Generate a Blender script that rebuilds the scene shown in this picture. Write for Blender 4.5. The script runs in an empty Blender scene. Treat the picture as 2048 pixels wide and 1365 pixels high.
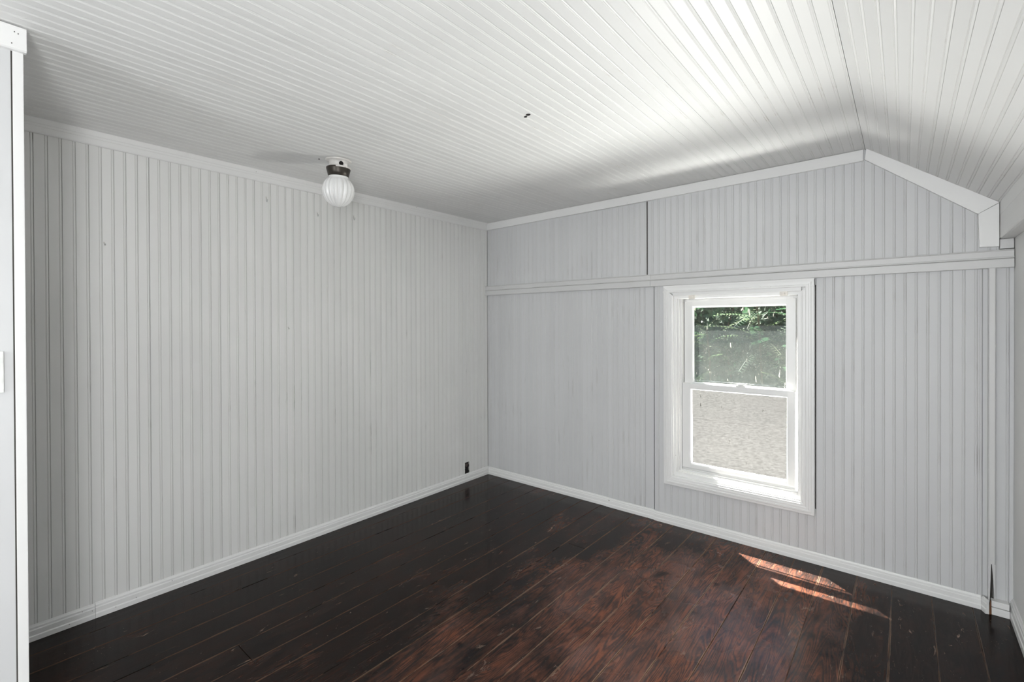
import bpy, bmesh, math, random
from mathutils import Vector, Matrix
random.seed(7)
SC = bpy.context.scene
COL = SC.collection
V = Vector

# ---------------------------------------------------------------- camera
cam_data = bpy.data.cameras.new('camera')
cam = bpy.data.objects.new('camera', cam_data)
COL.objects.link(cam)
yaw, pitch, roll, foc, cyp = .6924, -.0056, -.0038, 944.683, 651.149
fw = V((-math.sin(yaw)*math.cos(pitch), math.cos(yaw)*math.cos(pitch), math.sin(pitch)))
rt = V((math.cos(yaw), math.sin(yaw), 0)); up = rt.cross(fw)
r2 = rt*math.cos(roll)+up*math.sin(roll); u2 = -rt*math.sin(roll)+up*math.cos(roll)
m = Matrix((r2, u2, -fw)).transposed().to_4x4()
m.translation = V((2.9516, -3.2063, 1.3899))
cam.matrix_world = m
cam_data.sensor_fit = 'HORIZONTAL'
cam_data.sensor_width = 36.0
cam_data.lens = foc*36.0/2048
cam_data.shift_y = (cyp-682.5)/2048
cam_data.clip_start = .02
SC.camera = cam

# ---------------------------------------------------------------- light
world = bpy.data.worlds.new('sky'); SC.world = world
world.use_nodes = True
wn = world.node_tree
sky = wn.nodes.new('ShaderNodeTexSky')
sky.sky_type = 'NISHITA'; sky.sun_disc = False
sky.sun_elevation = math.radians(60); sky.sun_rotation = math.radians(-45)
wn.links.new(sky.outputs[0], wn.nodes['Background'].inputs[0])
wn.nodes['Background'].inputs[1].default_value = .12

def lamp(name, kind, loc, direction, energy, color=(1, 1, 1), size=None, angle=None):
    d = bpy.data.lights.new(name, kind); d.energy = energy; d.color = color
    if size: d.shape = 'RECTANGLE'; d.size, d.size_y = size
    if angle is not None: d.angle = angle
    o = bpy.data.objects.new(name, d); COL.objects.link(o)
    o.location = loc
    o.rotation_euler = V(direction).to_track_quat('-Z', 'Y').to_euler()
    return o
lamp('sun', 'SUN', (0, 6, 8), (.440, -.386, -1), 30.0, (1.0, .95, .89), angle=math.radians(.5))
# daylight bounced up from the sunlit roof just below the window
lamp('roof_bounce', 'AREA', (2.13, .50, .20), (-.10, -1, .66), 62, (1.0, .99, .965), size=(.85, .22))
# unseen fill lamps added behind and beside the camera to lift the walls
lamp('rear_fill', 'AREA', (2.0, -6.4, 1.25), (.30, 1, .05), 42, (.95, .98, 1.0), size=(1.3, 1.9))
lamp('side_fill', 'AREA', (3.33, -3.62, 1.2), (-.85, .45, .06), 30, (.98, .99, 1.0), size=(.7, 1.1))  # added area lamp, no window here; brightens the left wall
SC.view_settings.view_transform = 'Standard'
SC.view_settings.look = 'None'
SC.view_settings.gamma = 1
SC.view_settings.use_curve_mapping = False
SC.view_settings.exposure = 1.10

# ---------------------------------------------------------------- materials
def newmat(name):
    mt = bpy.data.materials.new(name); mt.use_nodes = True
    nt = mt.node_tree
    return mt, nt, nt.nodes['Principled BSDF']
def N(nt, t, **k):
    n = nt.nodes.new(t)
    for a, b in k.items(): setattr(n, a, b)
    return n
def noise(nt, coord, scale, detail=4, rough=.55, dist=0, vscale=None):
    n = N(nt, 'ShaderNodeTexNoise')
    n.inputs['Scale'].default_value = scale; n.inputs['Detail'].default_value = detail
    n.inputs['Roughness'].default_value = rough; n.inputs['Distortion'].default_value = dist
    if vscale:
        mp = N(nt, 'ShaderNodeMapping'); mp.inputs['Scale'].default_value = vscale
        nt.links.new(coord, mp.inputs[0]); coord = mp.outputs[0]
    nt.links.new(coord, n.inputs['Vector'])
    return n.outputs['Fac']
def ramp(nt, fac, stops):
    r = N(nt, 'ShaderNodeValToRGB')
    el = r.color_ramp.elements
    while len(el) < len(stops): el.new(.5)
    for e, (p, c) in zip(el, stops):
        e.position = p; e.color = (*c, 1) if isinstance(c, tuple) else (c, c, c, 1)
    nt.links.new(fac, r.inputs[0])
    return r.outputs[0]
def mix(nt, fac, a, b, mode='MIX'):
    x = N(nt, 'ShaderNodeMix', data_type='RGBA', blend_type=mode)
    for s, v in ((x.inputs[0], fac), (x.inputs[6], a), (x.inputs[7], b)):
        if isinstance(v, (int, float)): s.default_value = v
        elif isinstance(v, tuple): s.default_value = (*v, 1)
        else: nt.links.new(v, s)
    return x.outputs[2]
def math_(nt, op, a, b=None, clamp=False):
    x = N(nt, 'ShaderNodeMath', operation=op, use_clamp=clamp)
    for s, v in zip(x.inputs, (a, b)):
        if v is None: continue
        if isinstance(v, (int, float)): s.default_value = v
        else: nt.links.new(v, s)
    return x.outputs[0]
def bump(nt, bsdf, h, strength, dist=.002):
    b = N(nt, 'ShaderNodeBump'); b.inputs['Strength'].default_value = strength
    b.inputs['Distance'].default_value = dist
    nt.links.new(h, b.inputs['Height']); nt.links.new(b.outputs[0], bsdf.inputs['Normal'])

def paint(name, col, rough=.45, var=.05, chips=False):
    mt, nt, b = newmat(name)
    geo = N(nt, 'ShaderNodeNewGeometry'); oi = N(nt, 'ShaderNodeObjectInfo')
    c = geo.outputs['Position']
    n1 = noise(nt, c, 1.3, 3)
    r = ramp(nt, n1, [(.3, tuple(x*(1-var) for x in col)), (.7, tuple(min(1, x*(1+var*.4)) for x in col))])
    rr = ramp(nt, oi.outputs['Random'], [(0, .955), (1, 1.0)])
    r = mix(nt, 1, r, rr, 'MULTIPLY')
    if chips:
        n2 = noise(nt, c, 34, 3, .5)
        ch = ramp(nt, n2, [(.745, 0.0), (.76, 1.0)])
        r = mix(nt, ch, r, (.33, .32, .30))
    nt.links.new(r, b.inputs['Base Color'])
    b.inputs['Roughness'].default_value = rough
    bump(nt, b, noise(nt, c, 60, 3), .12, .001)
    return mt
M_WALL = paint('grey_wall_paint_lit', (.80, .80, .785), .5)  # wall paint lightened to put the left wall's stronger light into the colour
M_WALLB = paint('grey_wall_paint_shaded', (.625, .63, .635), .5)  # same paint darkened, shade of the back and closet walls put into the colour
M_CEIL = paint('white_ceiling_paint', (.78, .78, .77), .45)
M_TRIM = paint('white_trim_paint', (.82, .82, .81), .35, .03, chips=True)
M_LEDGE = paint('grey_ledge_paint', (.63, .63, .625), .4)
M_VINYL = paint('white_window_frame_paint', (.78, .78, .77), .3, .02)
def groove_mat(name, col, dark, th):
    mt, nt, b = newmat(name)
    geo = N(nt, 'ShaderNodeNewGeometry')
    n1 = noise(nt, geo.outputs['Position'], 7, 4, .6, vscale=(1, 1, .35))
    nt.links.new(ramp(nt, n1, [(th, dark), (th+.10, col)]), b.inputs['Base Color'])
    b.inputs['Roughness'].default_value = .7
    return mt
M_GROOVE = groove_mat('wall_groove_grime', (.66, .66, .64), (.40, .39, .37), .27)
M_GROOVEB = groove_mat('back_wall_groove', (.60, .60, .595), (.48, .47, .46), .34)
M_GROOVEC = groove_mat('ceiling_groove', (.76, .76, .745), (.64, .62, .59), .30)
def plain(name, col, rough=.5, metal=0.0):
    mt, nt, b = newmat(name)
    geo = N(nt, 'ShaderNodeNewGeometry')
    n1 = noise(nt, geo.outputs['Position'], 25, 3)
    nt.links.new(ramp(nt, n1, [(.3, tuple(x*.85 for x in col)), (.7, tuple(min(1, x*1.1) for x in col))]), b.inputs['Base Color'])
    b.inputs['Roughness'].default_value = rough; b.inputs['Metallic'].default_value = metal
    return mt
M_GAP = plain('dark_gap', (.05, .046, .04), .9)
M_BLACK = plain('black_hole', (.006, .004, .004), .9)
M_BRONZE = plain('dark_bronze', (.055, .048, .040), .38, .6)
M_PORC = plain('painted_porcelain', (.70, .68, .65), .35)
M_RAW = plain('raw_brown_wood', (.17, .075, .035), .8)
M_SWITCH = plain('white_plastic', (.82, .82, .80), .25)
M_CLIP = plain('ivory_plastic', (.78, .74, .68), .35)
M_CLIPG = plain('painted_wire', (.50, .50, .49), .5)
M_BROWNW = plain('weathered_siding', (.42, .41, .38), .8)

def glass_globe():
    mt, nt, b = newmat('frosted_globe_glass')
    geo = N(nt, 'ShaderNodeNewGeometry')
    n1 = noise(nt, geo.outputs['Position'], 15, 2)
    nt.links.new(ramp(nt, n1, [(.3, (.76, .76, .75)), (.7, (.82, .82, .81))]), b.inputs['Base Color'])
    b.inputs['Roughness'].default_value = .12
    b.inputs['Subsurface Weight'].default_value = .3
    b.inputs['Subsurface Radius'].default_value = (.03, .03, .03)
    return mt
M_GLOBE = glass_globe()

def floor_mat():
    mt, nt, b = newmat('dark_stained_floorboard')
    geo = N(nt, 'ShaderNodeNewGeometry'); oi = N(nt, 'ShaderNodeObjectInfo')
    P = geo.outputs['Position']
    off = N(nt, 'ShaderNodeVectorMath', operation='SCALE'); off.inputs[0].default_value = (3.1, 17.7, 5.3)
    nt.links.new(oi.outputs['Random'], off.inputs['Scale'])
    add = N(nt, 'ShaderNodeVectorMath', operation='ADD')
    nt.links.new(P, add.inputs[0]); nt.links.new(off.outputs[0], add.inputs[1])
    Q = add.outputs[0]
    grain = noise(nt, Q, 1, 5, .62, .6, (150, 5, 1))
    cath = noise(nt, Q, 1, 2, .5, 1.2, (9, .9, 1))
    w = N(nt, 'ShaderNodeMath', operation='SINE'); nt.links.new(math_(nt, 'MULTIPLY', cath, 130), w.inputs[0])
    rings = math_(nt, 'MULTIPLY_ADD', w.outputs[0], .5); 
    nt.nodes[-1].inputs[2].default_value = .5
    g = mix(nt, .22, mix(nt, .5, grain, noise(nt, Q, 1, 4, .7, .3, (260, 40, 1))), rings)
    gr = ramp(nt, g, [(.38, 0.0), (.58, 1.0)])
    dark = mix(nt, gr, (.0035, .0025, .0020), (.024, .0085, .0045))
    worn = mix(nt, gr, (.030, .0075, .0030), (.27, .074, .026))
    # traffic wear towards the middle of the room and the window
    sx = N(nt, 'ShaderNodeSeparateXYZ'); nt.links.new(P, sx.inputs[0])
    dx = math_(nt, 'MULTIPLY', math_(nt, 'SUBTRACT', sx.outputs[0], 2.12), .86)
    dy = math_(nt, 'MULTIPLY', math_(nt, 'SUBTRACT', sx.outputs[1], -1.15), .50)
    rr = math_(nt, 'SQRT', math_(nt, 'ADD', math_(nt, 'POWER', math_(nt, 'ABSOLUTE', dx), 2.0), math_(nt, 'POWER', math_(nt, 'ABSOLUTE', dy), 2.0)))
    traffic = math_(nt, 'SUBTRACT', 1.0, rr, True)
    n1 = noise(nt, P, 2.2, 6, .62, .4, (1.15, .75, 1))
    n1b = noise(nt, Q, 1, 5, .6, .2, (7, 1.8, 1))
    wsum = math_(nt, 'ADD', math_(nt, 'MULTIPLY', traffic, .66), math_(nt, 'MULTIPLY', n1, 1.25))
    wsum = math_(nt, 'ADD', wsum, math_(nt, 'MULTIPLY', n1b, .55))
    mr = N(nt, 'ShaderNodeMapRange', interpolation_type='SMOOTHSTEP'); nt.links.new(wsum, mr.inputs[0])
    mr.inputs[1].default_value = .98; mr.inputs[2].default_value = 1.56
    wm = mr.outputs[0]
    col = mix(nt, wm, dark, worn)
    # boards differ in depth of stain, and dark mottling crosses them
    bv = ramp(nt, oi.outputs['Random'], [(0, .62), (1, 1.0)])
    col = mix(nt, 1, col, bv, 'MULTIPLY')
    mo = ramp(nt, noise(nt, Q, 1, 5, .7, .5, (16, 6, 1)), [(.40, .32), (.56, 1.0)])
    col = mix(nt, 1, col, mo, 'MULTIPLY')
    # pale rubbed haze in the old varnish
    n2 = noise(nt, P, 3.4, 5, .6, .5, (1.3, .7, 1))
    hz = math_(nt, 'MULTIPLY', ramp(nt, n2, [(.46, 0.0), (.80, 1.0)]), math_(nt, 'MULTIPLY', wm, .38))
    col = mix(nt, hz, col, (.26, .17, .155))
    col = mix(nt, math_(nt, 'ADD', math_(nt, 'MULTIPLY', wm, .04), math_(nt, 'MULTIPLY', traffic, .035)), col, (.55, .46, .44))  # pale veil painted in so the sunlit patches come out whiter
    # small dark stains and knots
    n3 = noise(nt, Q, 5.5, 3, .5, .3, (1.0, .8, 1))
    st = ramp(nt, n3, [(.66, 0.0), (.72, 1.0)])
    col = mix(nt, math_(nt, 'MULTIPLY', st, .8), col, (.008, .006, .007))
    # pale nicks, scuffs and scratches
    n4 = noise(nt, P, 1, 6, .7, .8, (26, 8, 1))
    n5 = noise(nt, P, 2.2, 2)
    sc_ = math_(nt, 'MULTIPLY', ramp(nt, n4, [(.63, 0.0), (.69, 1.0)]), ramp(nt, n5, [(.40, .12), (.60, .75)]))
    col = mix(nt, sc_, col, (.30, .21, .16))
    n6 = noise(nt, P, 120, 2, .5)
    sp = ramp(nt, n6, [(.735, 0.0), (.76, .6)])
    col = mix(nt, sp, col, (.34, .27, .22))
    # worn pale arrises along each board: distance to board edge stored in UV.x
    uv = N(nt, 'ShaderNodeUVMap'); su = N(nt, 'ShaderNodeSeparateXYZ'); nt.links.new(uv.outputs[0], su.inputs[0])
    n7 = noise(nt, P, 1, 4, .65, 0, (8, 3.5, 1))
    edge = math_(nt, 'LESS_THAN', su.outputs[0], math_(nt, 'MULTIPLY', ramp(nt, n7, [(.40, .0), (.72, 1.0)]), .0048))
    edge = math_(nt, 'MULTIPLY', edge, math_(nt, 'ADD', .22, math_(nt, 'MULTIPLY', traffic, .75)), True)
    col = mix(nt, edge, col, (.30, .185, .125))
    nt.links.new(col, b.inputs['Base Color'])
    ro = ramp(nt, noise(nt, P, 6, 4), [(.3, .13), (.7, .24)])
    ro = mix(nt, wm, ro, ramp(nt, noise(nt, P, 4, 2), [(.35, .22), (.7, .34)]))
    nt.links.new(ro, b.inputs['Roughness'])
    b.inputs['IOR'].default_value = 1.36; b.inputs['Specular IOR Level'].default_value = .27
    h = math_(nt, 'ADD', math_(nt, 'MULTIPLY', grain, .35), math_(nt, 'MULTIPLY', noise(nt, Q, 1, 2, .5, 0, (14, 1.6, 1)), 1.0))
    bump(nt, b, h, .22, .0016)
    return mt
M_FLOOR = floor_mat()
def joint_mat():
    mt, nt, b = newmat('pale_joint_dust')
    geo = N(nt, 'ShaderNodeNewGeometry'); P = geo.outputs['Position']
    n1 = noise(nt, P, 1, 5, .65, 0, (3, 3.2, 1))
    nt.links.new(ramp(nt, n1, [(.36, (.02, .012, .009)), (.62, (.30, .20, .15))]), b.inputs['Base Color'])
    b.inputs['Roughness'].default_value = .8
    return mt
M_JOINT = joint_mat()

def pane_mat(name, dust_lo, dust_hi, tint):
    mt = bpy.data.materials.new(name); mt.use_nodes = True; nt = mt.node_tree
    nt.nodes.remove(nt.nodes['Principled BSDF'])
    out = nt.nodes['Material Output']
    geo = N(nt, 'ShaderNodeNewGeometry'); P = geo.outputs['Position']
    tr = N(nt, 'ShaderNodeBsdfTransparent'); tr.inputs[0].default_value = (.97, .98, .97, 1)
    gl = N(nt, 'ShaderNodeBsdfGlossy'); gl.inputs['Roughness'].default_value = .02
    tl = N(nt, 'ShaderNodeBsdfTranslucent'); df = N(nt, 'ShaderNodeBsdfDiffuse')
    for s in (tl, df): s.inputs['Color'].default_value = (*tint, 1)
    dm = N(nt, 'ShaderNodeMixShader'); dm.inputs[0].default_value = .35
    nt.links.new(tl.outputs[0], dm.inputs[1]); nt.links.new(df.outputs[0], dm.inputs[2])
    fr = N(nt, 'ShaderNodeFresnel'); fr.inputs[0].default_value = 1.45
    g = N(nt, 'ShaderNodeMixShader'); nt.links.new(math_(nt, 'MULTIPLY', fr.outputs[0], .15), g.inputs[0])
    nt.links.new(tr.outputs[0], g.inputs[1]); nt.links.new(gl.outputs[0], g.inputs[2])
    n1 = noise(nt, P, 1, 6, .7, .2, (60, 60, 14)); n2 = noise(nt, P, 5, 3)
    n3 = noise(nt, P, 230, 2)
    f = ramp(nt, mix(nt, .45, n1, n2), [(.35, dust_lo), (.65, dust_hi)])
    spk = ramp(nt, n3, [(.715, 0.0), (.74, .8)])
    drip = math_(nt, 'MULTIPLY', ramp(nt, noise(nt, P, 1, 4, .6, .3, (42, 42, 10)), [(.675, 0.0), (.70, .9)]), 1.0)
    f = math_(nt, 'MAXIMUM', math_(nt, 'MAXIMUM', f, spk), drip)
    m2 = N(nt, 'ShaderNodeMixShader'); nt.links.new(f, m2.inputs[0])
    nt.links.new(g.outputs[0], m2.inputs[1]); nt.links.new(dm.outputs[0], m2.inputs[2])
    nt.links.new(m2.outputs[0], out.inputs[0])
    return mt
M_PANE_UP = pane_mat('dusty_glass', .01, .03, (.60, .60, .50))
M_PANE_LO = pane_mat('very_dusty_glass', .06, .12, (.035, .034, .031))

def screen_mat():
    mt = bpy.data.materials.new('insect_screen_mesh'); mt.use_nodes = True; nt = mt.node_tree
    nt.nodes.remove(nt.nodes['Principled BSDF'])
    out = nt.nodes['Material Output']
    geo = N(nt, 'ShaderNodeNewGeometry'); P = geo.outputs['Position']
    tr = N(nt, 'ShaderNodeBsdfTransparent')
    tl = N(nt, 'ShaderNodeBsdfTranslucent'); df = N(nt, 'ShaderNodeBsdfDiffuse')
    for s in (tl, df): s.inputs['Color'].default_value = (.085, .097, .096, 1)
    dm = N(nt, 'ShaderNodeMixShader'); dm.inputs[0].default_value = .5
    nt.links.new(tl.outputs[0], dm.inputs[1]); nt.links.new(df.outputs[0], dm.inputs[2])
    n1 = noise(nt, P, 9, 5, .65)
    f = ramp(nt, n1, [(.3, .24), (.7, .36)])
    m2 = N(nt, 'ShaderNodeMixShader'); nt.links.new(f, m2.inputs[0])
    nt.links.new(tr.outputs[0], m2.inputs[1]); nt.links.new(dm.outputs[0], m2.inputs[2])
    nt.links.new(m2.outputs[0], out.inputs[0])
    return mt
M_SCREEN = screen_mat()

def leaf_mat(name, c0, c1):
    mt, nt, b = newmat(name)
    geo = N(nt, 'ShaderNodeNewGeometry'); oi = N(nt, 'ShaderNodeObjectInfo')
    f = mix(nt, .5, oi.outputs['Random'], noise(nt, geo.outputs['Position'], 6, 3))
    c = ramp(nt, f, [(.25, c0), (.75, c1)])
    nt.links.new(c, b.inputs['Base Color']); b.inputs['Roughness'].default_value = .6
    tl = N(nt, 'ShaderNodeBsdfTranslucent'); nt.links.new(c, tl.inputs[0])
    m2 = N(nt, 'ShaderNodeMixShader'); m2.inputs[0].default_value = .4
    nt.links.new(b.outputs[0], m2.inputs[1]); nt.links.new(tl.outputs[0], m2.inputs[2])
    nt.links.new(m2.outputs[0], nt.nodes['Material Output'].inputs[0])
    return mt
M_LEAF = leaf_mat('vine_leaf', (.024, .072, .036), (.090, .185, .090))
M_FROND = leaf_mat('sumac_leaflet', (.034, .092, .046), (.14, .20, .085))
M_STEM = plain('brown_stem', (.12, .09, .05), .8)
def roof_mat():
    mt, nt, b = newmat('speckled_roof_granules')
    geo = N(nt, 'ShaderNodeNewGeometry'); P = geo.outputs['Position']
    c = ramp(nt, noise(nt, P, 90, 4, .7), [(.3, (.036, .0362, .0360)), (.7, (.060, .0605, .060))])
    c = mix(nt, ramp(nt, noise(nt, P, 26, 5, .75), [(.42, 0.0), (.62, .75)]), c, (.024, .024, .0235))
    nt.links.new(c, b.inputs['Base Color']); b.inputs['Roughness'].default_value = 1.0; b.inputs['Specular IOR Level'].default_value = 0
    return mt
M_ROOF = roof_mat()

# ---------------------------------------------------------------- mesh helpers
def make(name, verts, faces, mat, parent=None, mats=None, fm=None, recalc=True):
    me = bpy.data.meshes.new(name)
    me.from_pydata([tuple(v) for v in verts], [], faces)
    if mats:
        for x in mats: me.materials.append(x)
        if fm:
            for p, i in zip(me.polygons, fm): p.material_index = i
    else: me.materials.append(mat)
    if recalc:
        bm = bmesh.new(); bm.from_mesh(me); bmesh.ops.recalc_face_normals(bm, faces=bm.faces); bm.to_mesh(me); bm.free()
    me.update()
    o = bpy.data.objects.new(name, me); COL.objects.link(o)
    if parent: o.parent = parent
    return o
def empty(name, loc=(0, 0, 0)):
    o = bpy.data.objects.new(name, None); COL.objects.link(o); o.location = loc
    o.empty_display_size = .05
    return o
def structure(o): o['kind'] = 'structure'; return o
def tag(o, label, cat, group=None):
    o['label'] = label; o['category'] = cat
    if group: o['group'] = group
    return o
def prism(name, prof, O, A, B, L, mat, parent=None, L2=None):
    """profile (a,b) swept from O to O+L; optional per-end shear functions via L2(a,b)->extra"""
    O, A, B, L = V(O), V(A), V(B), V(L); n = len(prof)
    vs = [O+A*a+B*b for a, b in prof] + [O+L+A*a+B*b for a, b in prof]
    fs = [(i, (i+1) % n, n+(i+1) % n, n+i) for i in range(n)] + [tuple(range(n)), tuple(range(n, 2*n))]
    return make(name, vs, fs, mat, parent)
def box(name, lo, hi, mat, parent=None, bev=0.0, origin=None):
    bm = bmesh.new(); bmesh.ops.create_cube(bm, size=1)
    lo, hi = V(lo), V(hi); c = (lo+hi)/2; d = hi-lo
    for v in bm.verts: v.co = V((v.co.x*d.x, v.co.y*d.y, v.co.z*d.z))+c
    if bev: bmesh.ops.bevel(bm, geom=bm.edges[:], offset=bev, segments=2, affect='EDGES', profile=.7)
    if origin is not None:
        for v in bm.verts: v.co -= V(origin)
    me = bpy.data.meshes.new(name); bm.to_mesh(me); bm.free(); me.materials.append(mat)
    o = bpy.data.objects.new(name, me); COL.objects.link(o)
    if parent: o.parent = parent
    return o
def lathe(name, prof, mat, parent=None, seg=32, lobes=0, amp=None, loc=(0, 0, 0)):
    vs, fs = [], []
    for i, (r, z) in enumerate(prof):
        for k in range(seg):
            a = 2*math.pi*k/seg
            rr = r*(1+(amp[i]*(abs(math.cos(a*lobes/2))-.6) if lobes else 0))
            vs.append((rr*math.cos(a)+loc[0], rr*math.sin(a)+loc[1], z+loc[2]))
    for i in range(len(prof)-1):
        for k in range(seg):
            k2 = (k+1) % seg
            fs.append((i*seg+k, i*seg+k2, (i+1)*seg+k2, (i+1)*seg+k))
    o = make(name, vs, fs, mat, parent)
    for p in o.data.polygons: p.use_smooth = True
    return o
def tube(name, pts, r, mat, parent=None, seg=8):
    vs, fs = [], []
    pts = [V(p) for p in pts]
    for i, p in enumerate(pts):
        t = (pts[min(i+1, len(pts)-1)]-pts[max(i-1, 0)]).normalized()
        a = t.cross(V((.13, .9, .4))).normalized(); b = t.cross(a)
        for k in range(seg):
            an = 2*math.pi*k/seg
            vs.append(p+a*(r*math.cos(an))+b*(r*math.sin(an)))
    for i in range(len(pts)-1):
        for k in range(seg):
            k2 = (k+1) % seg
            fs.append((i*seg+k, i*seg+k2, (i+1)*seg+k2, (i+1)*seg+k))
    fs += [tuple(range(seg)), tuple(range((len(pts)-1)*seg, len(pts)*seg))]
    return make(name, vs, fs, mat, parent)

# bead-edged board in local (u across, v along, n outward)
def bead_profile(w, gd=.0020):
    # (u, depth, is_groove_segment_start)
    return [(.0003, -.010, 0), (.0003, -gd, 1), (.0016, 0, 0), (w-.0108, 0, 1), (w-.0094, -gd, 1),
            (w-.0082, -.0009, 0), (w-.0056, 0, 0), (w-.0030, -.0009, 1), (w-.0018, -gd, 1), (w-.0003, -gd, 0), (w-.0003, -.010, 0)]
def board_mesh(name, w, L, face, groove, L2=None, v0=0.0, gd=.0020):
    pr = bead_profile(w, gd); n = len(pr); L2 = L if L2 is None else L2
    vs = [(u, v0, d) for u, d, g in pr] + [(u, L+(L2-L)*u/w, d) for u, d, g in pr]
    fs, fm = [], []
    for i in range(n):
        j = (i+1) % n
        fs.append((i, j, n+j, n+i)); fm.append(1 if pr[i][2] else 0)
    fs += [tuple(range(n)), tuple(range(n, 2*n))]; fm += [0, 0]
    me = bpy.data.meshes.new(name); me.from_pydata(vs, [], fs)
    me.materials.append(face); me.materials.append(groove)
    for p, i in zip(me.polygons, fm): p.material_index = i
    bm = bmesh.new(); bm.from_mesh(me); bmesh.ops.recalc_face_normals(bm, faces=bm.faces); bm.to_mesh(me); bm.free()
    me.update(); return me
def place(name, me, O, U, Vv, Nn, parent):
    o = bpy.data.objects.new(name, me); COL.objects.link(o)
    m = Matrix((V(U).normalized(), V(Vv).normalized(), V(Nn).normalized())).transposed().to_4x4(); m.translation = V(O)
    o.parent = parent; o.matrix_world = m
    return o

YN = -8.0          # camera-side end of the room
XR = 3.35          # right wall
ZR = 2.323         # ridge height
XRID = 2.790
# ---------------------------------------------------------------- floor
floor = structure(box('floor', (-.05, YN-.05, -.06), (3.42, .05, -.006), M_JOINT))
xs = [-.02, .135, .28, .45, .59, .735, .885, 1.02, 1.18, 1.31, 1.45, 1.61, 1.742, 1.883, 2.028, 2.167, 2.31, 2.461, 2.60, 2.757, 2.905, 3.06, 3.208, 3.37]
ends = {1: [-.668], 2: [-3.1], 5: [-2.4], 8: [-.735], 9: [-.70], 10: [-.828], 12: [-2.6], 15: [-3.3], 19: [-2.9]}
def floor_board(x0, x1, y0, y1):
    g = .0011; lift = random.uniform(-.0006, .0006); ch = .0016
    xa, xb, ya, yb = x0+g, x1-g, y0+g, y1-g
    z = lift
    # cross-section with small arrises, several cuts along for straight UVs
    vs = []; px = [xa, xa, xa+ch, xa+.008, xb-.008, xb-ch, xb, xb]; pz = [-.02, z-.0012, z, z, z, z, z-.0012, -.02]
    uu = [0, 0, .001, .008, .008, .001, 0, 0]
    for yy in (ya, yb):
        for a, b_ in zip(px, pz): vs.append((a, yy, b_))
    n = 8
    fs = [(i, i+1, n+i+1, n+i) for i in range(n-1)] + [(7, 0, 8, 15), tuple(range(n)), tuple(range(n, 2*n))]
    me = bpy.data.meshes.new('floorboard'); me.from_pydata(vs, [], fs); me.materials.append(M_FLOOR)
    uvl = me.uv_layers.new(name='UVMap')
    for p in me.polygons:
        for li in p.loop_indices:
            vi = me.loops[li].vertex_index
            uvl.data[li].uv = (uu[vi % n], vs[vi][1])
    bm = bmesh.new(); bm.from_mesh(me); bmesh.ops.recalc_face_normals(bm, faces=bm.faces); bm.to_mesh(me); bm.free()
    o = bpy.data.objects.new('floorboard', me); COL.objects.link(o); o.parent = floor
for i in range(len(xs)-1):
    ys = [.02] + sorted(ends.get(i, []), reverse=True) + [YN]
    for a, b_ in zip(ys[:-1], ys[1:]): floor_board(xs[i], xs[i+1], b_, a)

# ---------------------------------------------------------------- walls
wall_left = structure(box('wall_left', (-.12, YN-.05, -.06), (-.0098, .05, 2.42), M_GAP))
PL = .0461
meL = board_mesh('board', PL, 2.30, M_WALL, M_GROOVE)
hole_meL = board_mesh('board', PL, 2.30, M_WALL, M_GROOVE, v0=.166)
k = 0; y = -2.947-3*PL
left_boards = []
while y < -.003:
    w = min(PL, -y)
    hole = -.318 < y+PL/2 < -.235
    me = hole_meL if hole else (meL if w > PL-.001 else board_mesh('board', max(w, .012), 2.30, M_WALL, M_GROOVE))
    if hole: left_boards.append(y)
    gap = .0006 if random.random() < .12 else 0
    place('board', me, (random.uniform(-.0005, .0005), y+gap, .0), (0, 1, 0), (0, 0, 1), (1, 0, 0), wall_left)
    y += PL
# smooth fillers on both sides of the rough outlet hole
ya, yb = min(left_boards), max(left_boards)+PL
for a, b_ in ((ya+.0008, -.300), (-.243, yb-.0008)):
    if b_ > a: box('board', (-.010, a, 0), (.0, b_, .166), M_WALL, wall_left)

wall_back = structure(make('wall_back', *(lambda: (
    [(-.05, .0098, -.06), (XR+.05, .0098, -.06), (XR+.05, .0098, 2.42), (-.05, .0098, 2.42),
     (1.70, .0098, .30), (2.53, .0098, .30), (2.53, .0098, 1.61), (1.70, .0098, 1.61)] +
    [(-.05, .155, -.06), (XR+.05, .155, -.06), (XR+.05, .155, 2.42), (-.05, .155, 2.42),
     (1.70, .155, .30), (2.53, .155, .30), (2.53, .155, 1.61), (1.70, .155, 1.61)],
    [(0, 1, 5, 4), (1, 2, 6, 5), (2, 3, 7, 6), (3, 0, 4, 7), (8, 9, 13, 12), (9, 10, 14, 13), (10, 11, 15, 14), (11, 8, 12, 15),
     (0, 1, 9, 8), (1, 2, 10, 9), (2, 3, 11, 10), (3, 0, 8, 11), (4, 5, 13, 12), (5, 6, 14, 13), (6, 7, 15, 14), (7, 4, 12, 15)]))(), M_GAP))
def ztop(x):
    return 2.30+.023*x/XRID if x < XRID else ZR-(x-XRID)*(ZR-1.948)/(3.30-XRID)
ZL0, ZL1 = 1.64, 1.725
PB = .0440
def back_field(x0, x1, n_y, pitch, off, lo, hi=None, skip=None):
    x = off
    while x+pitch < x0: x += pitch
    while x < x1-.006:
        a, b_ = max(x, x0), min(x+pitch, x1)
        w = b_-a
        if w > .013:
            segs = [(lo, None)]
            if skip and b_ > skip[0]+.004 and a < skip[1]-.004: segs = [(lo, skip[2]), (skip[3], None)]
            for z0, z1 in segs:
                t0 = (hi if hi else ztop(a)+.0) if z1 is None else z1
                t1 = (hi if hi else ztop(b_)+.0) if z1 is None else z1
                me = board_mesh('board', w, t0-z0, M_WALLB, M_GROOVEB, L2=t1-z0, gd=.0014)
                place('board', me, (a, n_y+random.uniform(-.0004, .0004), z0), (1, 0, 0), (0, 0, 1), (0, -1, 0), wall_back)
        x += pitch
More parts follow.
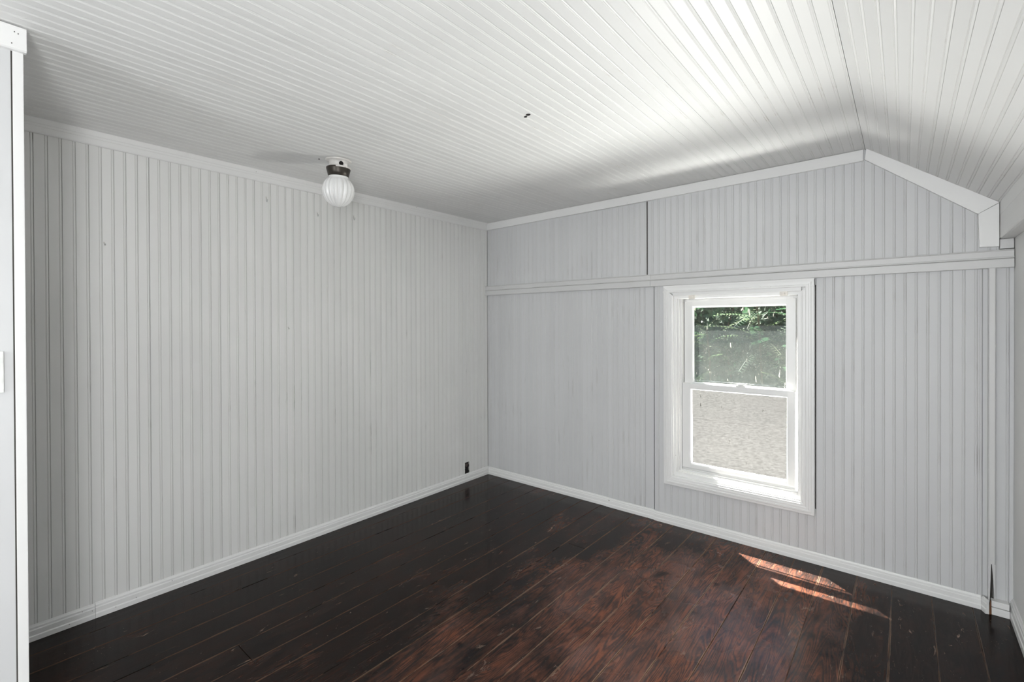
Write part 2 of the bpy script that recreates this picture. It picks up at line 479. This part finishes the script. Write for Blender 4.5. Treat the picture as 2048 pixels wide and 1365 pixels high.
back_field(0, 1.527, 0, PB, 0, 0, hi=ZL0+.02)
back_field(0, 1.549, 0, PB, 0, ZL1-.02)
WIN = (1.70, 2.53, .30, 1.61)
back_field(1.602, 3.243, -.012, .0441, 2.604+.005-23*.0441, 0, hi=ZL0+.02, skip=(1.69, 2.54, .31, 1.60))
back_field(1.581, 3.30, -.010, .0441, 2.604+.005-24*.0441, ZL1-.02)
# flat strips with open cracks left of the window
box('board', (1.5295, -.002, 0), (1.594, .0098, ZL0+.02), M_WALLB, wall_back, .001)
box('board', (1.551, -.003, ZL1-.02), (1.5790, .0098, 2.31), M_WALLB, wall_back, .001)
# recessed strips behind the post at the right end
box('board', (3.2445, -.004, 0), (3.262, .0098, ZL0+.02), M_WALLB, wall_back, .001)
place('board', board_mesh('board', .050, ZL0+.02, M_WALLB, M_GROOVEB), (3.284, -.004, 0), (1, 0, 0), (0, 0, 1), (0, -1, 0), wall_back)
box('board', (3.3345, -.003, 0), (3.3495, .0098, ZL0+.02), M_WALLB, wall_back, .001)

wall_right = structure(box('wall_right', (XR, YN-.05, -.06), (XR+.10, .15, 2.0), M_WALL))
wall_near = structure(box('wall_near', (-.05, YN-.12, -.06), (XR+.05, YN, 2.42), M_WALL))
XC = .84
YC = -3.040
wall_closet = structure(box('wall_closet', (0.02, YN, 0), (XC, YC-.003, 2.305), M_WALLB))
box('corner_board', (XC-.05, YC-.024, 0), (XC+.003, YC, 2.24), M_TRIM, wall_closet, .002)
box('crack', (XC-.01, YC-.0275, 0), (XC+.0006, YC-.024, 2.24), M_GAP, wall_closet)

# ---------------------------------------------------------------- ceiling
ceil = structure(make('ceiling',
    [(-.1, YN-.1, 2.31), (XRID, YN-.1, ZR+.011), (XR+.12, YN-.1, ZR+.011-(XR+.12-XRID)*.735),
     (-.1, .15, 2.31), (XRID, .15, ZR+.011), (XR+.12, .15, ZR+.011-(XR+.12-XRID)*.735),
     (-.1, YN-.1, 2.50), (XR+.12, YN-.1, 2.50), (-.1, .15, 2.50), (XR+.12, .15, 2.50)],
    [(0, 1, 4, 3), (1, 2, 5, 4), (6, 7, 9, 8), (0, 3, 8, 6), (2, 7, 9, 5), (0, 6, 7, 2, 1), (3, 4, 5, 9, 8)], M_GAP))
PC = .0455
meC = board_mesh('board', PC, -YN, M_CEIL, M_GROOVEC, gd=.0007)
su = V((XRID, 0, .023)).normalized(); sn = V((su.z, 0, -su.x))
nb = 62; x = XRID-nb*PC
for i in range(nb):
    xx = x+i*PC
    if xx < -.02: continue
    O = V((0, 0, 2.30))+su*xx
    place('board', meC, O+sn*random.uniform(-.0003, .0005), su, (0, -1, 0), sn, ceil)
du = V((3.30-XRID, 0, 1.948-ZR)); LS = du.length; du.normalize(); dn = V((du.z, 0, -du.x))
nsl = 14; ws = (LS+.0)/nsl
meS = board_mesh('board', ws, -YN, M_CEIL, M_GROOVEC, gd=.0016)
for i in range(nsl):
    place('board', meS, V((XRID, 0, ZR))+du*(i*ws)+dn*random.uniform(-.0003, .0005), du, (0, -1, 0), dn, ceil)
def ceil_hole(x, y, r, z):
    n = 14
    vs = [(x+r*math.cos(2*math.pi*i/n), y+r*.8*math.sin(2*math.pi*i/n), z+dz) for dz in (-.0012, .004) for i in range(n)]
    fs = [tuple(range(n))]+[(i, (i+1) % n, n+(i+1) % n, n+i) for i in range(n)]
    make('screw_hole', vs, fs, M_BLACK, ceil)
ceil_hole(1.668, -1.541, .0115, 2.3138); ceil_hole(1.646, -1.531, .0085, 2.3136); ceil_hole(.452, -1.865, .006, 2.3035)

# boxed beam under the slope, along the right wall
beam = structure(empty('trim_8'))
prism('beam_board', [(0, 0), (0, .050), (.05, .050), (.05, 0)], (3.3008, 0, 1.8385), (1, 0, 0), (0, 0, 1), (0, YN, 0), M_CEIL, beam)
prism('beam_board', [(.010, 0), (0.003, .003), (0, .010), (0, .061), (.0495, .061), (.0495, 0)], (3.30, 0, 1.7765), (1, 0, 0), (0, 0, 1), (0, YN, 0), M_CEIL, beam)
prism('beam_board', [(.001, 0), (0, .0015), (0, .090), (.05, .090), (.05, 0)], (3.3000, 0, 1.889), (1, 0, 0), (0, 0, 1), (0, YN, 0), M_CEIL, beam)

# ---------------------------------------------------------------- crown and other trim
def crown_prof(h=.068, d=.021):
    return [(0, 0), (.010, 0), (.013, .004), (.0135, h*.42), (.0150, h*.45), (.0150, h*.60), (.0170, h*.63), (d, h-.003), (d, h), (0, h)]
t1 = structure(empty('trim_1'))
prism('crown_moulding', crown_prof(), (0, -.001, 2.235), (1, 0, 0), (0, 0, 1), (0, YC+.001, 0), M_TRIM, t1)
t2 = structure(empty('trim_2'))
fl = [(0, 0), (.016, 0), (.018, .002), (.018, .060), (.0165, .062), (0, .062)]
prism('crown_moulding', fl, (0.014, -.012+.010, 2.2365), (0, -1, 0), (0, 0, 1), V((XRID-.008-.014, 0, .0225)), M_TRIM, t2)
t3 = structure(empty('trim_3'))
a0, a1 = V((2.789, -.010, 2.263)), V((3.226, -.010, 1.904))
b0, b1 = V((2.796, -.010, 2.321)), V((3.300, -.010, 1.947))
def slab(name, quad, thick, mat, parent):
    q = [V(p) for p in quad]; t = V((0, -thick, 0)); c = sum(q, V())/4
    fr = [p+t+(c-p).normalized()*.0015 for p in q]; mid = [p+t*.93 for p in q]
    vs = q+mid+fr
    fs = [(0, 1, 2, 3), (8, 9, 10, 11)]+[(i, (i+1) % 4, 4+(i+1) % 4, 4+i) for i in range(4)]+[(4+i, 4+(i+1) % 4, 8+(i+1) % 4, 8+i) for i in range(4)]
    return make(name, vs, fs, mat, parent)
slab('gable_moulding', (a0, a1, b1+V((-.0015, 0, .001)), b0), .020, M_TRIM, t3)
t4 = structure(empty('trim_4'))
slab('gable_moulding', (V((3.231, -.010, 1.744)), V((3.298, -.010, 1.741)), V((3.2975, -.010, 1.9455)), V((3.2265, -.010, 1.9035))), .019, M_TRIM, t4)
# ledge: two boards with a bead between, in two lengths
t5 = structure(empty('trim_5'))
LY = .030
for a, b_ in ((.0005, 1.5780), (1.5795, XR-.003)):
    dz = .0015 if a > 1 else 0
    prism('ledge_board', [(0, 0), (LY-.004, 0), (LY-.002, .002), (LY-.002, .040), (LY-.006, .0425), (0, .0425)], (a, 0, ZL0), (0, -1, 0), (0, 0, 1), (b_-a, 0, 0), M_LEDGE, t5)
    prism('ledge_board', [(0, 0), (LY-.006, 0), (LY-.001, .002), (LY, .005), (LY-.001, .008), (LY-.005, .0095), (LY-.0045, .036), (LY-.001, .0375), (LY, .040), (LY-.002, .0425), (0, .0425)], (a, -dz*.5, ZL0+.0428), (0, -1, 0), (0, 0, 1), (b_-a, 0, 0), M_LEDGE, t5)
box('ledge_block', (3.301, -.020, ZL1+.005), (3.347, -.001, 1.775), M_LEDGE, t5, .001)
# post at the right end, its foot split
t6 = structure(empty('trim_6'))
prism('post_board', [(0, 0), (.024, 0), (.024, .034), (.021, .037), (.003, .037), (0, .034)], (3.262, 0, .235), (1, 0, 0), (0, -1, 0), (0, 0, ZL0-.235), M_LEDGE, t6)
make('post_board', [(3.262, 0, .05), (3.271, 0, .05), (3.271, 0, .236), (3.262, 0, .236), (3.262, -.037, .05), (3.2665, -.037, .05), (3.272, -.037, .236), (3.262, -.037, .236)],
     [(0, 1, 2, 3), (4, 5, 6, 7), (0, 1, 5, 4), (1, 2, 6, 5), (2, 3, 7, 6), (3, 0, 4, 7)], M_LEDGE, t6)
make('post_splinter', [(3.278, -.002, .07), (3.287, -.002, .07), (3.286, -.002, .236), (3.279, -.002, .236), (3.2835, -.034, .07), (3.286, -.034, .07), (3.286, -.034, .236), (3.2745, -.034, .236)],
     [(0, 1, 2, 3), (4, 5, 6, 7), (0, 1, 5, 4), (1, 2, 6, 5), (2, 3, 7, 6), (3, 0, 4, 7)], M_LEDGE, t6)
box('split_gap', (3.269, -.012, .06), (3.285, -.0045, .225), M_GAP, t6)
# closet crown
t7 = structure(empty('trim_7'))
prism('crown_moulding', [(0, 0), (.016, 0), (.020, .004), (.020, .066), (.024, .070), (0, .070)], (XC, YC+.006, 2.232), (1, 0, 0), (0, 0, 1), (0, YN-YC, 0), M_TRIM, t7)
for yy, zz in ((-3.060, 2.285), (-3.052, 2.282), (-3.066, 2.248)):
    box('nail_head', (XC+.019, yy-.0012, zz-.0014), (XC+.0212, yy+.0012, zz+.0014), M_GAP, t7)

# ---------------------------------------------------------------- baseboards
def bprof(h=.068, t=.017):
    return [(0, 0), (t, 0), (t, h*.30), (t-.0015, h*.34), (t-.0035, h*.37), (t-.0035, h*.68), (t-.0065, h*.74), (t-.0065, h*.86), (t-.010, h*.91), (.004, h), (0, h)]
bl = structure(empty('baseboard_left'))
for a, b_, dz in ((-.0005, -1.9615, 0), (-1.9625, -2.7535, .001), (-2.7545, YC+.001, -.0015)):
    prism('baseboard_piece', bprof(.068+dz), (0, a, .0005), (1, 0, 0), (0, 0, 1), (0, b_-a, 0), M_TRIM, bl)
bb = structure(empty('baseboard_back'))
for a, b_, yo, h in ((.0175, 1.2245, 0, .066), (1.2255, 1.6012, -.004, .066), (1.6020, 3.2385, -.012, .063)):
    prism('baseboard_piece', bprof(h, .016), (a, yo, .0005), (0, -1, 0), (0, 0, 1), (b_-a, 0, 0), M_TRIM, bb)
# turned-out piece at the post
dirv = V((.016, -.040, 0)); nn = V((dirv.y, -dirv.x, 0)).normalized()
prism('baseboard_piece', bprof(.066, .014), (3.2475, -.014, .0005), nn, (0, 0, 1), dirv, M_TRIM, bb)
make('raw_end', [(3.2625, -.054, .001), (3.272, -.050, .001), (3.270, -.040, .001), (3.2665, -.0535, .066), (3.2700, -.050, .066), (3.269, -.040, .066)],
     [(0, 1, 2), (3, 4, 5), (0, 1, 4, 3), (1, 2, 5, 4), (2, 0, 3, 5)], M_RAW, bb)
box('end_block', (3.272, -.048, .0005), (3.3325, -.004, .034), M_TRIM, bb, .0015)
box('end_block', (3.272, -.043, .0365), (3.3315, -.004, .064), M_TRIM, bb, .0015)
br = structure(empty('baseboard_right'))
prism('baseboard_piece', bprof(.082, .0165), (XR, -.002, .0005), (-1, 0, 0), (0, 0, 1), (0, YN, 0), M_TRIM, br)
for yy, zz in ((-2.80, .052), (-2.845, .018), (-2.68, .020), (-2.765, .040), (-2.60, .030), (-2.45, .05)):
    box('nail_head', (.0125, yy-.0013, zz-.0013), (.0178 if zz < .025 else .0142, yy+.0013, zz+.0013), M_GAP, bl)

# ---------------------------------------------------------------- window
win = structure(empty('window_1'))
def ring(name, x0, x1, z0, z1, prof, mat, parent, split=False):
    """prof: (inset toward centre, y). mitred rectangular frame"""
    n = len(prof); objs = []
    cs = [(x0, z0, 1, 1), (x1, z0, -1, 1), (x1, z1, -1, -1), (x0, z1, 1, -1)]
    P = [[V((x+sx*i, y_, z+sz*i)) for i, y_ in prof] for x, z, sx, sz in cs]
    if not split:
        vs = [v for p in P for v in p]; fs = []
        for c in range(4):
            d = (c+1) % 4
            for i in range(n):
                j = (i+1) % n
                fs.append((c*n+i, c*n+j, d*n+j, d*n+i))
        return make(name, vs, fs, mat, parent)
    for c in split:
        d = (c+1) % 4
        vs = P[c]+P[d]
        fs = [(i, (i+1) % n, n+(i+1) % n, n+i) for i in range(n)]+[tuple(range(n)), tuple(range(n, 2*n))]
        objs.append(make(name, vs, fs, mat, parent))
    return objs
cp = [(0, .002), (0, -.022), (.003, -.026), (.014, -.027), (.018, -.030), (.026, -.0305), (.029, -.0275), (.040, -.0285), (.045, -.0255), (.056, -.0255), (.059, -.022), (.066, -.021), (.066, .002)]
cp = [(a, b_-.010 if b_ < 0 else b_) for a, b_ in cp]
ring('casing_board', 1.6745, 2.5600, .2760, 1.634, cp, M_TRIM, win, split=(0, 1, 3))
# top casing: plain head board under a projecting nosing
prism('casing_board', [(0, 0), (.036, 0), (.038, .003), (.038, .010), (.030, .013), (.032, .030), (.030, .0485), (0, .0485)], (1.6745, 0, 1.5905), (0, -1, 0), (0, 0, 1), (.8855, 0, 0), M_TRIM, win)
prism('casing_board', [(0, 0), (.030, 0), (.030, .022), (0, .022)], (1.7400, 0, 1.5685), (0, -1, 0), (0, 0, 1), (.7545, 0, 0), M_TRIM, win)
# jamb lining and vinyl frame
ring('jamb', 1.700, 2.531, .312, 1.605, [(0, -.010), (.056, -.010), (.058, .012), (.058, .150), (0, .150)], M_TRIM, win)
ring('frame', 1.7585, 2.4900, .3620, 1.5740, [(0, .008), (.010, .008), (.012, .028), (.022, .028), (.022, .030), (.024, .1095), (0, .1095)], M_VINYL, win)
# outer stop and exterior casing
for nm, y0, y1, xo, zo, xa, xb, za, zb, mt_ in (('exterior_stop', .110, .1535, 1.760, .366, 1.797, 2.437, .398, 1.4905, M_VINYL), ('exterior_casing', .1545, .180, 1.64, .25, 1.797, 2.437, .395, 1.4905, M_VINYL)):
    xo2 = 2.489 if nm == 'exterior_stop' else 2.60; zo2 = 1.573 if nm == 'exterior_stop' else 1.66
    box(nm, (xo, y0, zo), (xa, y1, zo2), mt_, win, .001); box(nm, (xb, y0, zo), (xo2, y1, zo2), mt_, win, .001)
    box(nm, (xa+.0002, y0, zo), (xb-.0002, y1, za), mt_, win, .001); box(nm, (xa+.0002, y0, zb), (xb-.0002, y1, zo2), mt_, win, .001)
box('screen_track', (1.7972, .1225, .3985), (1.805, .153, 1.490), M_BROWNW, win, .001)
box('screen_track', (2.425, .124, .3985), (2.4368, .153, 1.490), M_BROWNW, win, .001)
# sashes
def sash(name, x0, x1, z0, z1, gx0, gx1, gz0, gz1, y0, y1, yg, mat_pane, label=None):
    vs, fs = [], []
    s = empty(name); s.parent = win
    # four rails; inner edge carries a small glazing bevel
    def member(nm, lo, hi):
        return box(nm, lo, hi, M_VINYL, s, .0015)
    member('stile', (x0, y0, z0), (gx0-.006, y1, z1)); member('stile', (gx1+.006, y0, z0), (x1, y1, z1))
    member('rail', (gx0-.0062, y0+.0004, z0+.0004), (gx1+.0062, y1-.0004, gz0-.006)); member('rail', (gx0-.0062, y0+.0004, gz1+.006), (gx1+.0062, y1-.0004, z1-.0004))
    ring('glazing_bead', gx0-.007, gx1+.007, gz0-.007, gz1+.007, [(0, y0+.003), (.003, y0+.003), (.007, yg-.003), (.007, yg+.006), (0, y1-.003)], M_VINYL, s)
    box('glass_pane', (gx0-.002, yg, gz0-.002), (gx1+.002, yg+.003, gz1+.002), mat_pane, s)
    return s
lo_s = sash('lower_sash', 1.7830, 2.4550, .3990, .9740, 1.8440, 2.4090, .4300, .9310, .030, .0620, .046, M_PANE_LO)
up_s = sash('upper_sash', 1.7860, 2.4520, .9500, 1.5300, 1.8440, 2.3980, .9800, 1.4930, .0660, .0980, .085, M_PANE_UP)
# moulded sill of the inner frame, catches the sun
prism('sill', [(.0, 0), (.024, 0), (.024, .018), (.014, .026), (0, .026)], (1.7825, .062, .3725), (0, -1, 0), (0, 0, 1), (.6725, 0, 0), M_VINYL, win)
# sash lock on the meeting rail
prism('lock_base', [(-.030, 0), (.030, 0), (.026, .006), (.012, .010), (-.012, .010), (-.026, .006)], (2.150, .034, .9745), (1, 0, 0), (0, 0, 1), (0, .022, 0), M_SWITCH, lo_s)
box('lock_lever', (2.128, .036, .9848), (2.185, .046, .9915), M_SWITCH, lo_s, .002)
# half screen pushed up outside the upper sash
scr = empty('insect_screen'); scr.parent = win
box('screen_mesh', (1.8000, .1180, .9560), (2.4180, .1190, 1.3660), M_SCREEN, scr)
box('screen_rail', (1.7972, .1150, .9450), (2.4210, .1220, .9555), M_BROWNW, scr, .001)
for a, b_ in ((1.7972, 1.7998), (2.4182, 2.4210)):
    box('screen_stile', (a, .1150, .9560), (b_, .1220, 1.3660), M_BROWNW, scr, .0005)
# curtain rod brackets left on the head of the window
for i, (x, lab) in enumerate(((1.869, 'small ivory plastic curtain bracket at the left end of the window head'), (2.405, 'small ivory plastic curtain bracket at the right end of the window head'))):
    c = empty('curtain_bracket', (x, -.0305, 1.556)); tag(c, lab, 'bracket', 'curtain brackets on the window head')
    if i: c['label'] = lab
    b1 = box('plate', (-.020, -.0035, -.0125), (.020, .0, .0125), M_CLIP, c, .001)
    b2 = box('hook', (-.007, -.011, -.006), (.007, -.0036, .004), M_CLIP, c, .001)

# ---------------------------------------------------------------- outside
roof = tag(empty('porch_roof', (2.0, .2, .15)), 'sunlit speckled grey porch roof just below the window outside', 'roof')
make('roof_surface', [(-5, .52, -.02), (6, .52, -.02), (6, 5.3, .18), (-5, 5.3, .18), (-5, .52, -.09), (6, .52, -.09), (6, 5.3, .09), (-5, 5.3, .09)],
     [(0, 1, 2, 3), (4, 5, 6, 7), (0, 1, 5, 4), (1, 2, 6, 5), (2, 3, 7, 6), (3, 0, 4, 7)], M_ROOF, roof)
for yy in (2.45,):
    prism('roof_seam', [(0, 0), (.015, .004), (.10, .002), (.10, 0)], (-5, yy, -.04+yy*.2/4.78-.0015), (0, 1, 0), (0, 0, 1), (11, 0, 0), M_ROOF, roof)
prism('roof_edge_trim', [(0, 0), (.0, .03), (.05, .03), (.05, 0)], (-5, 5.30, .155), (0, 1, 0), (0, 0, 1), (11, 0, 0), M_VINYL, roof)
yard = structure(box('ground', (-12, .2, -2.6), (14, 20, -2.5), plain('dark_yard_soil', (.05, .06, .03), .9)))

def leaf_mesh():
    # five-lobed vine leaf, folded along the midrib
    pts = []
    for i in range(20):
        a = -math.pi/2+2*math.pi*i/20
        r = .055*(1+.30*math.cos(5*(a-math.pi/2)))*(1.0 if i else .35)
        pts.append((r*math.cos(a), r*math.sin(a), .35*abs(r*math.cos(a))-.1*r))
    vs = [(0, 0, 0)]+pts; fs = [(0, 1+i, 1+(i+1) % 20) for i in range(20)]
    me = bpy.data.meshes.new('leaf'); me.from_pydata(vs, [], fs); me.materials.append(M_LEAF); return me
LM = leaf_mesh()
def rnd_rot():
    return (math.radians(random.uniform(20, 100)), random.uniform(-.6, .6), random.uniform(-.9, .9))
def vine(loc, label, nleaf, spread, nstuff, sz=1.0):
    v = tag(empty('climbing_vine', loc), label, 'vine')
    pts = [(0, .25, -loc[2]-2.5), (.1, .2, -1), (-.1, .2, 0), (.15, .1, .8), (-.1, 0, 1.6)]
    tube('stem', pts, .02, M_STEM, v)
    for i in range(nleaf):
        o = bpy.data.objects.new('leaf', LM); COL.objects.link(o); o.parent = v
        o.location = (random.gauss(0, spread[0]), random.uniform(-.30, .05), random.gauss(.35, spread[1]))
        o.rotation_euler = rnd_rot(); s = random.uniform(.7, 1.5)*sz; o.scale = (s, s, s)
    vs, fs = [], []
    base = [v_.co.copy() for v_ in LM.vertices]; bf = [tuple(p.vertices) for p in LM.polygons]
    for i in range(nstuff):
        from mathutils import Euler
        R_ = Euler(rnd_rot()).to_matrix(); s = random.uniform(.8, 1.8)*sz
        c = V((random.uniform(-1.4, 1.4), random.uniform(.0, .9), random.uniform(-2.2, 2.2)))
        k0 = len(vs); vs += [R_ @ (b_*s)+c for b_ in base]; fs += [tuple(k0+q for q in f) for f in bf]
    o = make('leaf_mass', vs, fs, M_LEAF, v, recalc=False); o['kind'] = 'stuff'
vine((.30, 6.50, 1.0), 'broad-lobed climbing vine outside, seen at the left of the upper pane', 150, (.38, .60), 2600, 1.15)
vine((3.25, 6.6, 1.0), 'climbing vine outside beyond the right edge of the window view', 40, (.5, .6), 2200)
vine((-2.65, 6.6, 1.0), 'climbing vine outside beyond the left edge of the window view', 40, (.5, .6), 2200)

def frond_mesh(L=.75, n=13):
    vs, fs = [], []
    def add(p, f):
        k0 = len(vs); vs.extend(p); fs.extend(tuple(k0+i for i in q) for q in f)
    for i in range(10):
        t0, t1 = i/10, (i+1)/10
        z0, z1 = -.35*L*t0*t0, -.35*L*t1*t1
        add([(L*t0, -.003, z0), (L*t0, .003, z0), (L*t1, .003, z1), (L*t1, -.003, z1)], [(0, 1, 2, 3)])
    for i in range(n):
        t = .12+.86*i/(n-1); x = L*t; z = -.35*L*t*t
        ll = .15*L*(1-.5*abs(t-.45)*1.6)*1.25
        for s in (-1, 1):
            w = .016
            add([(x, 0, z), (x+ll*.35-w, s*ll*.5, z-.010), (x+ll*.30, s*ll, z-.05*ll*4), (x+ll*.35+w, s*ll*.5, z-.010)], [(0, 1, 2, 3)])
    me = bpy.data.meshes.new('frond'); me.from_pydata(vs, [], fs); me.materials.append(M_FROND); return me
FM = frond_mesh()
def sumac(loc, label, n, h):
    s = tag(empty('sumac_shrub', loc), label, 'shrub')
    tube('stem', [(0, .1, -loc[2]-2.5), (.05, .05, -1.0), (0, 0, h*.5), (-.05, 0, h)], .018, M_STEM, s)
    for i in range(n):
        o = bpy.data.objects.new('frond', FM); COL.objects.link(o); o.parent = s
        o.location = (0, random.uniform(-.05, .05), h-.9*i/n)
        o.rotation_euler = (random.uniform(-.5, .5), random.uniform(-.75, .1), random.uniform(0, 2*math.pi))
        k = random.uniform(.7, 1.15); o.scale = (k, k, k)
sumac((1.00, 5.95, .80), 'feathery sumac with long toothed fronds outside the middle of the upper pane', 26, .95)
sumac((1.95, 6.0, .75), 'feathery sumac outside, seen at the right of the upper pane', 24, .95)
sumac((.15, 5.95, .35), 'low feathery sumac outside, seen through the screen at the left', 22, .9)
sumac((1.50, 5.75, .15), 'low feathery sumac outside, seen through the screen at the right', 22, .9)
hb = tag(empty('hedge', (1, 7.9, 0)), 'dark leafy green hedge filling the view behind the vines outside', 'hedge')
vs, fs = [], []
base = [v_.co.copy() for v_ in LM.vertices]; bf = [tuple(p.vertices) for p in LM.polygons]
from mathutils import Euler
for i in range(5200):
    R_ = Euler(rnd_rot()).to_matrix(); s = random.uniform(1.2, 2.4)
    c = V((random.uniform(-5.5, 4.5), random.uniform(-.1, .8), random.uniform(-2.5, 3.4)))
    k0 = len(vs); vs += [R_ @ (b_*s)+c for b_ in base]; fs += [tuple(k0+q for q in f) for f in bf]
o = make('leaf_mass', vs, fs, M_LEAF, hb, recalc=False); o['kind'] = 'stuff'
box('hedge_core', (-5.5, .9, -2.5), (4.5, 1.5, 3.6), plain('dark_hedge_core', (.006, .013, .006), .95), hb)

# ---------------------------------------------------------------- ceiling lamp
lz = 2.3045
L = tag(empty('ceiling_lamp', (.516, -1.785, lz)), 'ceiling lamp with ribbed frosted glass globe on a dark bronze collar', 'lamp')
lathe('base', [(.0, -.0005), (.068, -.0005), (.070, -.004), (.060, -.009), (.050, -.012), (.048, -.040), (.053, -.047), (.0, -.047)], M_PORC, L, 40)
lathe('collar', [(.0, -.043), (.062, -.043), (.0650, -.045), (.0650, -.052), (.060, -.070), (.0545, -.093), (.052, -.094), (.0, -.090)], M_BRONZE, L, 40)
prof = [(.048, -.076), (.0555, -.083), (.0575, -.087), (.056, -.091), (.060, -.097), (.071, -.107), (.081, -.123), (.0865, -.143), (.0875, -.160), (.084, -.180), (.0755, -.200), (.064, -.218), (.048, -.233), (.028, -.243), (.010, -.247), (.0005, -.2475)]
amp = [0, 0, 0, 0, .02, .06, .09, .11, .12, .12, .12, .12, .11, .08, .02, 0]
prof = [(r*.955, z*1.015-.009) for r, z in prof]
lathe('globe', prof, M_GLOBE, L, 144, 18, amp)
# keyhole of the socket and the notch in the collar
ha = math.radians(-14)
hd = V((math.cos(ha), math.sin(ha), 0)); hs = V((-hd.y, hd.x, 0))
vs = []
for dd in (.0455, .0520):
    for i in range(16):
        a = 2*math.pi*i/16; vs.append(hd*dd+hs*(.0115*math.cos(a))+V((0, 0, -.0280+.0115*math.sin(a))))
make('socket_hole', vs, [tuple(range(16, 32)), tuple(range(16))]+[(i, (i+1) % 16, 16+(i+1) % 16, 16+i) for i in range(16)], M_BLACK, L)
vs = []
n = 12
for dd, zz in ((.0640, -.0420), (.0670, -.0420), (.0670, -.0505), (.0640, -.0505)):
    for i in range(n):
        a = math.radians(-42)+math.radians(115)*i/(n-1); vs.append((dd*math.cos(a), dd*math.sin(a), zz))
fs = [(r*n+i, r*n+i+1, ((r+1) % 4)*n+i+1, ((r+1) % 4)*n+i) for r in range(4) for i in range(n-1)]+[(0, n, 2*n, 3*n), (n-1, 2*n-1, 3*n-1, 4*n-1)]
make('collar_rim', vs, fs, M_PORC, L)
box('clip', (.066, -.006, -.05), (.078, .006, -.032), M_PORC, L, .001)
L.rotation_euler = (math.radians(1.0), math.radians(3.0), math.radians(0))

# ---------------------------------------------------------------- small things on the walls
def hook(loc, label, h=.030, out=.016, tilt=0.0):
    e = tag(empty('wall_hook', loc), label, 'hook', 'small hooks along the top of the left wall')
    pts = [(0, 0, h*.5), (.001, 0, h*.2), (.002, tilt, -h*.3), (out*.6, tilt*1.2, -h*.5), (out, tilt*1.4, -h*.2), (out*.9, tilt*1.4, 0)]
    tube('wire', pts, .0022, M_CLIPG, e, 6)
    box('foot', (0, -.004, h*.3), (.002, .004, h*.62), M_PORC, e, .0005)
hook((.0005, -1.958, 2.136), 'small painted wire hook on the left wall, left of the ceiling lamp')
hook((.0005, -1.636, 2.102), 'small painted wire hook on the left wall, just left below the ceiling lamp globe', .024, .012)
hook((.0005, -1.372, 2.124), 'small painted wire hook on the left wall, right of the ceiling lamp globe')
hook((.0005, -2.709, 1.776), 'tiny painted nail hook on the left wall, near the closet corner', .014, .010, .002)
hook((.0005, -1.832, 1.362), 'tiny painted nail hook in the middle of the left wall', .014, .008, .002)

# rough outlet hole low on the left wall
e = tag(empty('outlet_box', (-.0098, -.2715, .118)), 'rough dark open electrical outlet box low on the left wall near the corner', 'outlet')
box('box_back', (0, -.0285, -.048), (.0012, .0285, .048), M_BLACK, e)
lathe('receptacle', [(.0, .006), (.012, .006), (.014, .003), (.014, 0)], plain('old_receptacle', (.10, .075, .065), .6), e, 14).rotation_euler = (0, math.pi/2, 0)
for o in e.children:
    if o.name.startswith('receptacle'): o.location = (.001, 0, .020)
rag = []
for sgn, n in ((1, 9), (-1, 9)):
    for i in range(n):
        z0 = -.046+i*.010
        w = random.uniform(.001, .007)
        box('torn_edge', (.001, sgn*.0285-(w if sgn > 0 else 0), z0), (.0075, sgn*.0285+(w if sgn < 0 else 0), z0+random.uniform(.005, .010)), M_GAP if random.random() < .5 else M_BROWNW, e)

# light switch, half out of frame on the closet wall
e = tag(empty('light_switch', (XC+.0002, -3.124, 1.246)), 'white plastic light switch plate on the closet wall at far left', 'light switch')
box('plate', (0, -.036, -.063), (.0065, .036, .063), M_SWITCH, e, .0025)
box('toggle', (.0065, -.006, -.012), (.016, .006, .010), M_SWITCH, e, .002)
for zz in (-.030, .030):
    o = lathe('screw', [(.0, .0015), (.0025, .0012), (.003, 0)], M_SWITCH, e, 10); o.rotation_euler = (0, math.pi/2, 0); o.location = (.0064, 0, zz)
